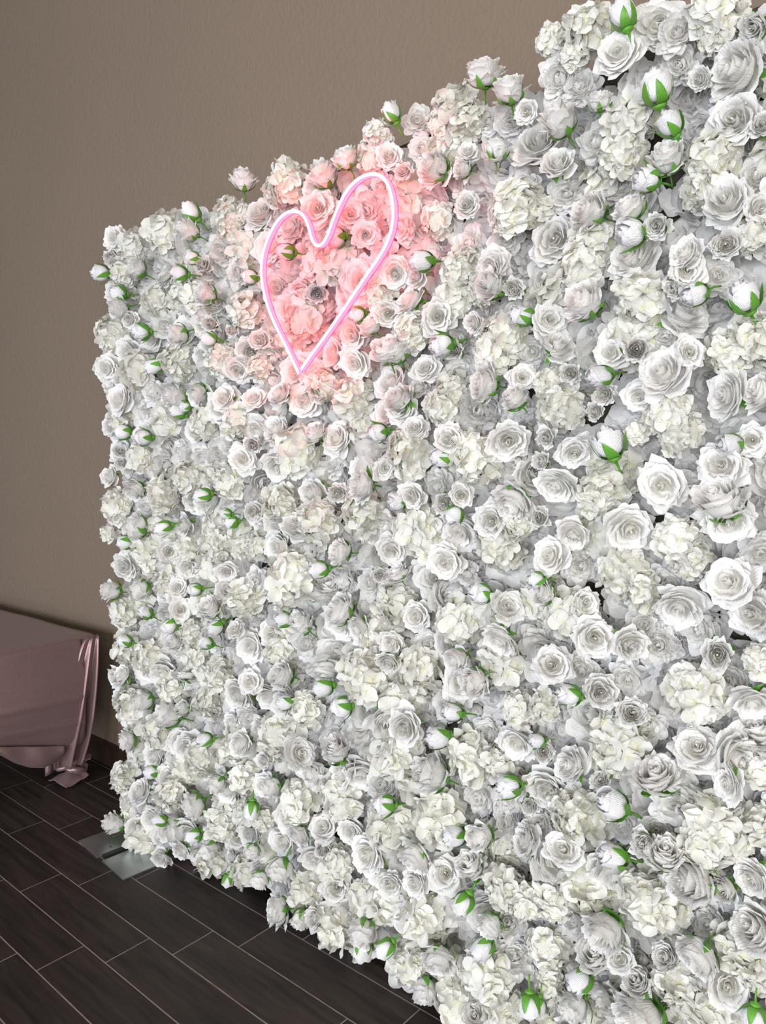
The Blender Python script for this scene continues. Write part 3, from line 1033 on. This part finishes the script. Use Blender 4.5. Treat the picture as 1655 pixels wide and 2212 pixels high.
front = [f for f in flowers if in_view(f) and f['c'][1] < 1.535]
det_r = sorted([f for f in front if f['kind'] == 'r'], key=lambda f: -f['s'] / depth_of(f))[:27]
det_h = sorted([f for f in front if f['kind'] == 'h'], key=lambda f: -f['s'] / depth_of(f))[:8]
for f in det_r + det_h:
    f['detail'] = True
NAMES = {'h': 'hydrangea_head', 'r': 'open_rose', 'c': 'cupped_rose', 'b': 'rose_bud', 'p': 'peony_bloom'}
piece_cache = {}


def piece_mesh(kind, var, i):
    key = (kind, var, i)
    if key not in piece_cache:
        p = VAR[kind][var]['florets' if kind == 'h' else 'petals'][i]
        piece_cache[key] = new_mesh('floret' if kind == 'h' else 'petal', p[0], p[1], M_HYD if kind == 'h' else M_ROSE, p[2])
    return piece_cache[key]


flowers.sort(key=depth_of)
for f in flowers:
    k, vr = f['kind'], VAR[f['kind']][f['var']]
    det = f.get('detail')
    Rm = Matrix([list(r) for r in rot_to(f['axis'], f['spin'])])
    if det and k == 'r':
        o = link(NAMES[k], vr['heart'], fw)
    elif det and k == 'h':
        o = link(NAMES[k], vr['stalk'], fw)
    else:
        o = link(NAMES[k], vr['main'], fw)
    o.matrix_local = Matrix.Translation(Vector(f['pos'] - WALL0)) @ Rm.to_4x4() @ Matrix.Diagonal((f['s'] * f['sx'], f['s'] / f['sx'], f['s'] * f['sz'], 1.0))
    if det and k == 'r':
        for i in range(len(vr['petals'])):
            link('petal', piece_mesh('r', f['var'], i), o)
    elif k in 'rc':
        link('rose_heart', vr['heart'], o)
    if k in 'rcb':
        link('calyx', vr['calyx'], o)
    if k == 'h':
        if det:
            for i in range(len(vr['florets'])):
                link('floret', piece_mesh('h', f['var'], i), o)
        elif f['c'][1] < 1.54:
            link('stalk', vr['stalk'], o)

# loop of cream webbing hanging out under the mat
lp = []
c0 = on_y(840, 2078, 1.50)
for i in range(15):
    a = math.pi * (0.02 + 0.96 * i / 14)
    lp.append((c0[0] - 0.033 * math.cos(a), 1.50 + 0.02 * math.cos(a), max(0.006, c0[2] + 0.028 - 0.036 * math.sin(a))))
V, F = [], []
for p in lp:
    V += [(p[0], p[1] - .004, p[2]), (p[0], p[1] + .004, p[2])]
F = [(2 * i, 2 * i + 2, 2 * i + 3, 2 * i + 1) for i in range(len(lp) - 1)]
V2 = [(x, y, z + .0015) for x, y, z in V]
n = len(V)
F2 = [tuple(q + n for q in reversed(f)) for f in F]
sides = []
for i in range(len(lp) - 1):
    sides += [(2 * i, n + 2 * i, n + 2 * i + 2, 2 * i + 2), (2 * i + 1, 2 * i + 3, n + 2 * i + 3, n + 2 * i + 1)]
V = [tuple(np.array(p) - WALL0) for p in V + V2]
tag(link('webbing_loop', new_mesh('webbing_loop', V, F + F2 + sides, M_RIBBON), fw), 'cream webbing loop hanging below the flowers')

# ------------------------------------------------------------------ stand behind the flowers
st = tag(empty('backdrop_stand', (-1.4, 1.70, 0)), 'black backdrop stand with flat steel foot plates under the flower wall', 'stand')
S0 = np.array([-1.4, 1.70, 0.0])


def st_part(name, geo, m, smooth=False):
    v, f = geo
    return link(name, new_mesh(name, [tuple(np.array(p) - S0) for p in v], f, m, smooth=smooth), st)


for x in (-2.62, -0.16):
    st_part('upright_pole', tube([(x, 1.68, 0.004), (x, 1.68, 2.34)], .02, 14), M_POLE, True)
st_part('cross_bar', tube([(-2.66, 1.68, 2.30), (-0.12, 1.68, 2.30)], .018, 14), M_POLE, True)


def plate(corners, th, m=M_STEEL):
    v = [(x, y, 0.0) for x, y in corners] + [(x, y, th) for x, y in corners]
    return v, [(3, 2, 1, 0), (4, 5, 6, 7), (0, 1, 5, 4), (1, 2, 6, 5), (2, 3, 7, 6), (3, 0, 4, 7)]


p1 = st_part('foot_plate', plate([(-2.933, 1.375), (-2.748, 1.358), (-2.715, 1.76), (-2.900, 1.777)], .005), M_STEEL)
p1['label'] = 'flat galvanised steel foot plate'
p2 = st_part('foot_plate', plate([(-2.712, 1.358), (-2.522, 1.340), (-2.488, 1.72), (-2.678, 1.738)], .005), M_STEEL)
p2['label'] = 'flat galvanised steel foot plate'
st_part('foot_bar', plate([(-2.742, 1.376), (-2.720, 1.374), (-2.688, 1.74), (-2.710, 1.742)], .012), M_POLE)
for (x, y) in ((-2.786, 1.432), (-2.779, 1.433)):
    v, f = tube([(x, y, .005), (x, y, .0066)], .0024, 8)
    link('screw', new_mesh('screw', [tuple(np.array(p) - S0) for p in v], f, M_POLE), p1)
for a in (-0.36, -0.14):
    st_part('foot_plate', plate([(a, 1.40), (a + .19, 1.40), (a + .19, 1.76), (a, 1.76)], .005), M_STEEL)

# ------------------------------------------------------------------ neon heart
HE = [(480, 1612), (400, 1440), (320, 1280), (262, 1140), (226, 1000), (213, 880), (225, 760), (262, 640), (325, 525), (385, 468), (440, 450),
      (492, 464), (530, 512), (552, 570), (570, 640), (592, 683), (618, 696), (655, 676), (690, 612), (722, 520), (765, 415), (820, 312), (882, 240),
      (950, 197), (1018, 184), (1078, 208), (1122, 272), (1148, 375), (1155, 480), (1140, 590), (1098, 700), (1036, 805), (945, 935),
      (848, 1082), (748, 1228), (650, 1368), (560, 1490), (497, 1582)]
YN = 1.415
h3 = [on_y(500 + x / 3.31, 320 + y / 3.31, YN) for x, y in HE]
hp = np.array([[p[0], p[2]] for p in h3])


def smooth_path(P, sub=6):
    out = []
    n = len(P)
    for i in range(n - 1):
        p0, p1, p2, p3 = P[max(i - 1, 0)], P[i], P[i + 1], P[min(i + 2, n - 1)]
        for k in range(sub):
            t = k / sub
            out.append(.5 * ((2 * p1) + (-p0 + p2) * t + (2 * p0 - 5 * p1 + 4 * p2 - p3) * t * t + (-p0 + 3 * p1 - 3 * p2 + p3) * t ** 3))
    out.append(P[-1])
    return np.array(out)


hp = smooth_path(hp)
hc = hp.mean(0)
N0 = np.array([hc[0], YN, hp[:, 1].min()])
neon = tag(empty('neon_sign', tuple(N0)), 'glowing pink heart-shaped neon sign on clear acrylic, mounted on the flower wall', 'neon sign')


def normals2(P, closed=False):
    T = np.gradient(P, axis=0)
    T /= np.linalg.norm(T, axis=1)[:, None] + 1e-9
    return np.stack([-T[:, 1], T[:, 0]], 1)


def ribbon_sweep(P, prof, closed_prof=True):
    """sweep profile [(offset in plane, y)] along the heart path"""
    nn = normals2(P)
    V_, k = [], len(prof)
    for p, n_ in zip(P, nn):
        for a, y in prof:
            V_.append((p[0] + n_[0] * a - N0[0], y - N0[1], p[1] + n_[1] * a - N0[2]))
    F_ = []
    for i in range(len(P) - 1):
        for j in range(k if closed_prof else k - 1):
            l = (j + 1) % k
            F_.append((i * k + j, i * k + l, (i + 1) * k + l, (i + 1) * k + j))
    if closed_prof:
        F_.append(tuple(range(k - 1, -1, -1)))
        F_.append(tuple((len(P) - 1) * k + j for j in range(k)))
    return V_, F_


M_CORE = emitter('neon_core_glow', (1.0, 0.76, 0.78), 1.5)
M_JACK = emitter('neon_silicone_glow', (1.0, 0.016, 0.026), 30.0)
M_EDGE = simple('purple_acrylic_edge', (0.35, 0.08, 0.45), 0.2)
M_ACR = clear_sheet('clear_acrylic', (0.985, 0.95, 0.97), 0.12)
w = 0.0044
V, F = ribbon_sweep(hp, [(-w, YN), (-w * .7, YN - .0022), (0, YN - .003), (w * .7, YN - .0022), (w, YN)])
link('light_strip', new_mesh('light_strip', V, F, M_CORE), neon)['label'] = 'white glowing front of the pink tube'
V, F = ribbon_sweep(hp, [(-w * .96, YN + .0002), (w * .96, YN + .0002), (w * .96, YN + .0145), (-w * .96, YN + .0145)])
link('tube_body', new_mesh('tube_body', V, F, M_JACK, smooth=False), neon)
for sgn in (-1, 1):
    V, F = ribbon_sweep(hp, [(sgn * w * 1.15, YN + .0132), (sgn * w * 1.0, YN + .0132), (sgn * w * 1.0, YN + .0150), (sgn * w * 1.15, YN + .0150)])
    link('tube_edge', new_mesh('tube_edge', V, F, M_EDGE, smooth=False), neon)
# clear plate cut 2 cm outside the tube
nn = normals2(hp)
sg = 1.0 if np.mean(np.sum((hp + nn * .02 - hc) ** 2, 1)) > np.mean(np.sum((hp - nn * .02 - hc) ** 2, 1)) else -1.0
ol = hp + nn * sg * 0.018
keep = [i for i in range(len(ol)) if np.min(np.hypot(*(hp - ol[i]).T)) > 0.0165]
ol = ol[keep]
n = len(ol)
V = [(p[0] - N0[0], .0152, p[1] - N0[2]) for p in ol] + [(p[0] - N0[0], .0192, p[1] - N0[2]) for p in ol]
F = [tuple(range(n)), tuple(range(2 * n - 1, n - 1, -1))] + [(i, (i + 1) % n, n + (i + 1) % n, n + i) for i in range(n)]
link('acrylic_backing', new_mesh('acrylic_backing', V, F, M_ACR, smooth=False), neon)
for i in (60, 150, 20, 190):
    p = hp[i] - nn[i] * sg * 0.012
    V, F = tube([(p[0] - N0[0], .019, p[1] - N0[2]), (p[0] - N0[0], .09, p[1] - N0[2])], .004, 10)
    link('standoff', new_mesh('standoff', V, F, M_ACR), neon)
tip = hp[0]
cord = [(tip[0], YN + .012, tip[1]), (tip[0] + .012, YN + .02, tip[1] - .008), (tip[0] + .04, YN + .04, tip[1] - .024), (tip[0] + .085, YN + .08, tip[1] - .06), (tip[0] + .11, YN + .14, tip[1] - .10)]
V, F = tube([tuple(np.array(p) - N0) for p in cord], .0013, 6)
link('power_cord', new_mesh('power_cord', V, F, simple('clear_white_cord', (.85, .8, .82), .4)), neon)


# ------------------------------------------------------------------ table and cloth
def cloth_material():
    m, nt, b = mat('rose_pink_glitter_satin')
    L = nt.links.new
    tc = nt.nodes.new('ShaderNodeTexCoord')
    n = nt.nodes.new('ShaderNodeTexNoise')
    n.inputs['Scale'].default_value = 700
    n.inputs['Detail'].default_value = 2
    L(tc.outputs['Object'], n.inputs['Vector'])
    r = nt.nodes.new('ShaderNodeValToRGB')
    r.color_ramp.elements[0].position = .35
    r.color_ramp.elements[1].position = .75
    r.color_ramp.elements[0].color = (.24, .145, .145, 1)
    r.color_ramp.elements[1].color = (.48, .33, .325, 1)
    L(n.outputs['Fac'], r.inputs['Fac'])
    L(r.outputs['Color'], b.inputs['Base Color'])
    b.inputs['Metallic'].default_value = 0.55
    b.inputs['Roughness'].default_value = 0.36
    b.inputs['Sheen Weight'].default_value = 0.08
    bp = nt.nodes.new('ShaderNodeBump')
    bp.inputs['Strength'].default_value = .35
    bp.inputs['Distance'].default_value = .001
    L(n.outputs['Fac'], bp.inputs['Height'])
    L(bp.outputs[0], b.inputs['Normal'])
    return m


M_CLOTH = cloth_material()
XE, YB, YF, ZT, XL = -3.385, 1.735, 0.97, 0.725, -5.2
tb = tag(empty('folding_table', ((XE + XL) / 2, (YB + YF) / 2, 0)), 'folding table hidden under the pink cloth, dark legs showing below it', 'table')
T0 = np.array([(XE + XL) / 2, (YB + YF) / 2, 0.0])


def tb_part(name, geo, m, smooth=False):
    v, f = geo
    return link(name, new_mesh(name, [tuple(np.array(p) - T0) for p in v], f, m, smooth=smooth), tb)


tb_part('tabletop', chamfer_box(XL, XE - .02, YF + .015, YB - .01, ZT - .045, ZT - .006, .006), simple('table_laminate', (.4, .38, .35), .5, noise=.1))
M_LEG = simple('dark_grey_table_leg', (.03, .032, .035), .4, metal=.4, noise=.2)
for x in (XE - .33, XL + .3):
    for y in (YF + .1, YB - .085):
        tb_part('leg', tube([(x, y, 0), (x, y, ZT - .045)], .016, 12), M_LEG, True)

tcl = tag(empty('tablecloth', tuple(T0)), 'rose pink shimmering satin tablecloth knotted at the table corner and trailing on the floor', 'tablecloth')


def tc_part(name, V, F, smooth=True, thick=0.0016):
    o = link(name, new_mesh(name, [tuple(np.array(p) - T0) for p in V], F, M_CLOTH, smooth=smooth), tcl)
    md = o.modifiers.new('thickness', 'SOLIDIFY')
    md.thickness = thick
    md.offset = 0
    return o


# top and the two hanging sides as one sheet, profile rounded over the edge
nx, ny = 60, 60
V = []
ys = np.linspace(YF, YB, 40)
# --- top sheet
for y in ys:
    for x in np.linspace(XL, XE, 50):
        e = min(XE - x, 1.0)
        z = ZT + .0015 * math.sin(x * 9 + y * 4) * (1 if e > .05 else 0) - (0.006 * max(0, 1 - e / .02) ** 2)
        V.append((x, y, z))
tc_part('top_sheet', V, grid_faces(50, 40))


# --- end drape facing the flower wall
def hem(y):
    pts_ = [(0.90, .40), (1.28, .289), (1.40, .252), (1.55, .208), (1.70, .20)]
    for (a, za), (b_, zb) in zip(pts_, pts_[1:]):
        if y <= b_:
            t = (y - a) / (b_ - a)
            return za + (zb - za) * t
    return pts_[-1][1]


V = []
NVV, NUU = 36, 48
for j in range(NVV):
    t = j / (NVV - 1)
    for i in range(NUU):
        y = YF - .01 + (1.665 - YF) * i / (NUU - 1)
        zb = hem(y)
        z = ZT - .004 - (ZT - .004 - zb) * t
        crease = .006 * math.exp(-((z - .47 + .06 * (y - 1.3)) / .012) ** 2) + .005 * math.exp(-((z - .36 + .1 * (y - 1.3)) / .012) ** 2)
        belly = .012 * math.sin(t * math.pi) + .01 * math.sin(y * 11 + t * 2) * t
        tuck = -.10 * max(0, t - .45) ** 1.6 - .05 * max(0, t - .9) / .1 * .6
        diag = .012 * math.sin((y * 8 - z * 9)) * t * (1 - t) * 2
        V.append((XE + .004 + belly + crease + tuck + diag + (.0 if j else -.002), y, z))
tc_part('end_drape', V, grid_faces(NUU, NVV))

# --- lower fold of the same cloth sagging below the hem
V = []
for j in range(12):
    t = j / 11
    for i in range(40):
        q = i / 39
        y = 1.20 + .36 * q
        low = [(1.20, .30), (1.28, .275), (1.34, .218), (1.40, .178), (1.46, .158), (1.51, .160), (1.56, .19)]
        for (a_, za), (b_, zb) in zip(low, low[1:]):
            if y <= b_ + 1e-6:
                zl = za + (zb - za) * (y - a_) / (b_ - a_)
                break
        zt_ = hem(y) + .025
        V.append((XE - .030 + .022 * t - .03 * t ** 3 + .004 * math.sin(y * 40), y, zt_ + (zl - zt_) * t))
tc_part('lower_fold', V, grid_faces(40, 12))

# --- gathered corner running down to the knot
V = []
NVV, NUU = 40, 44
for j in range(NVV):
    t = j / (NVV - 1)
    z = ZT - .002 - (ZT - .105) * t
    ya = 1.675 - .16 * t ** .65
    yb = YB + .012 - .035 * t ** 1.5
    xa = XE + .004 - .125 * t ** 1.7
    g = 1 - .25 * max(0, (t - .8) / .2) ** 1.5
    ym = (ya + yb) / 2
    for i in range(NUU):
        s = i / (NUU - 1)
        y = ym + (ya + (yb - ya) * s - ym) * g
        amp = .004 + .026 * min(1, t * 1.6)
        ed_ = min(1, s / .16)
        fold = ed_ * amp * math.sin(s * 2 * math.pi * 2.6 + .6 + .7 * t) + .35 * amp * math.sin(s * 2 * math.pi * 5.3 + 2 * t)
        rnd_ = -.05 * max(0, s - .82) / .18 * (1 if s > .82 else 0)
        V.append((xa + .004 + .012 * ed_ + fold + rnd_ + .02 * math.sin(s * math.pi) * t, y, z))
tc_part('corner_gather', V, grid_faces(NUU, NVV))

# --- cloth rolled into a knot and the tail lying on the floor
KX, KY = -3.545, 1.645


def ring(cx, cy, cz, ra, rb, tilt, r, seed):
    rg = np.random.default_rng(seed)
    pth, rr = [], []
    for i in range(22):
        a = 2 * math.pi * i / 22
        pth.append((cx + ra * math.cos(a), cy + rb * math.sin(a), cz + tilt * math.sin(a + .6) + .004 * rg.normal()))
        rr.append(r * (1 + .3 * math.sin(a * 3 + seed)))
    return tube(pth, rr, 10, closed=True)


V, F = join([ring(KX + .02, KY - .012, .098, .040, .052, .012, .014, 1), ring(KX + .025, KY + .012, .072, .036, .05, -.014, .013, 2)])
link('knot', new_mesh('knot', [tuple(np.array(p) - T0) for p in V], F, M_CLOTH), tcl)
# ruffled ears of the knot
for (yy, zz, sgn) in ((KY - .075, .115, -1), (KY + .078, .10, 1)):
    V = []
    for j in range(10):
        t = j / 9
        for i in range(12):
            a = -1.1 + 2.2 * i / 11
            r = .012 + .03 * t
            V.append((KX + .02 + r * math.sin(a) * .8, yy + sgn * (.026 * t - .02) + .006 * math.sin(a * 4), zz + r * math.cos(a) * .8 - .02))
    tc_part('knot_ruffle', V, grid_faces(12, 10), thick=.003)
# tail
V = []
outl = [(-3.626, 1.567), (-3.461, 1.577), (-3.473, 1.700), (-3.60, 1.69)]
NT = 20
for j in range(NT):
    t = j / (NT - 1)
    for i in range(NT):
        s = i / (NT - 1)
        p = (np.array(outl[0]) * (1 - s) + np.array(outl[1]) * s) * (1 - t) + (np.array(outl[3]) * (1 - s) + np.array(outl[2]) * s) * t
        d = math.hypot(p[0] - KX, p[1] - KY)
        z = .006 + .05 * max(0, 1 - d / .09) + .007 * math.sin(s * 5 + t * 4) ** 2 + .022 * max(0, (t - .8) / .2) * s
        V.append((p[0], p[1], z))
tc_part('floor_tail', V, grid_faces(NT, NT), thick=.003)
# small end of the cloth hanging behind the hem
V = []
for j in range(10):
    t = j / 9
    for i in range(9):
        s = i / 8
        V.append((-3.66 + .02 * math.sin(s * 5 + .5), 1.575 + .075 * s - .01 * t * math.cos(s * 3), .22 - (.20 - .012 * math.sin(s * 3.1)) * t))
tc_part('hanging_end', V, grid_faces(9, 10))
# long side towards the room
V = []
for j in range(16):
    t = j / 15
    for i in range(60):
        x = XL + (XE - XL) * i / 59
        V.append((x, YF - .004 - .02 * t * (1 + math.sin(x * 14)), ZT - .004 - .42 * t))
tc_part('side_drape', V, grid_faces(60, 16))
print('flowers', count, {k: sum(1 for f in flowers if f['kind'] == k) for k in 'hrcbp'})
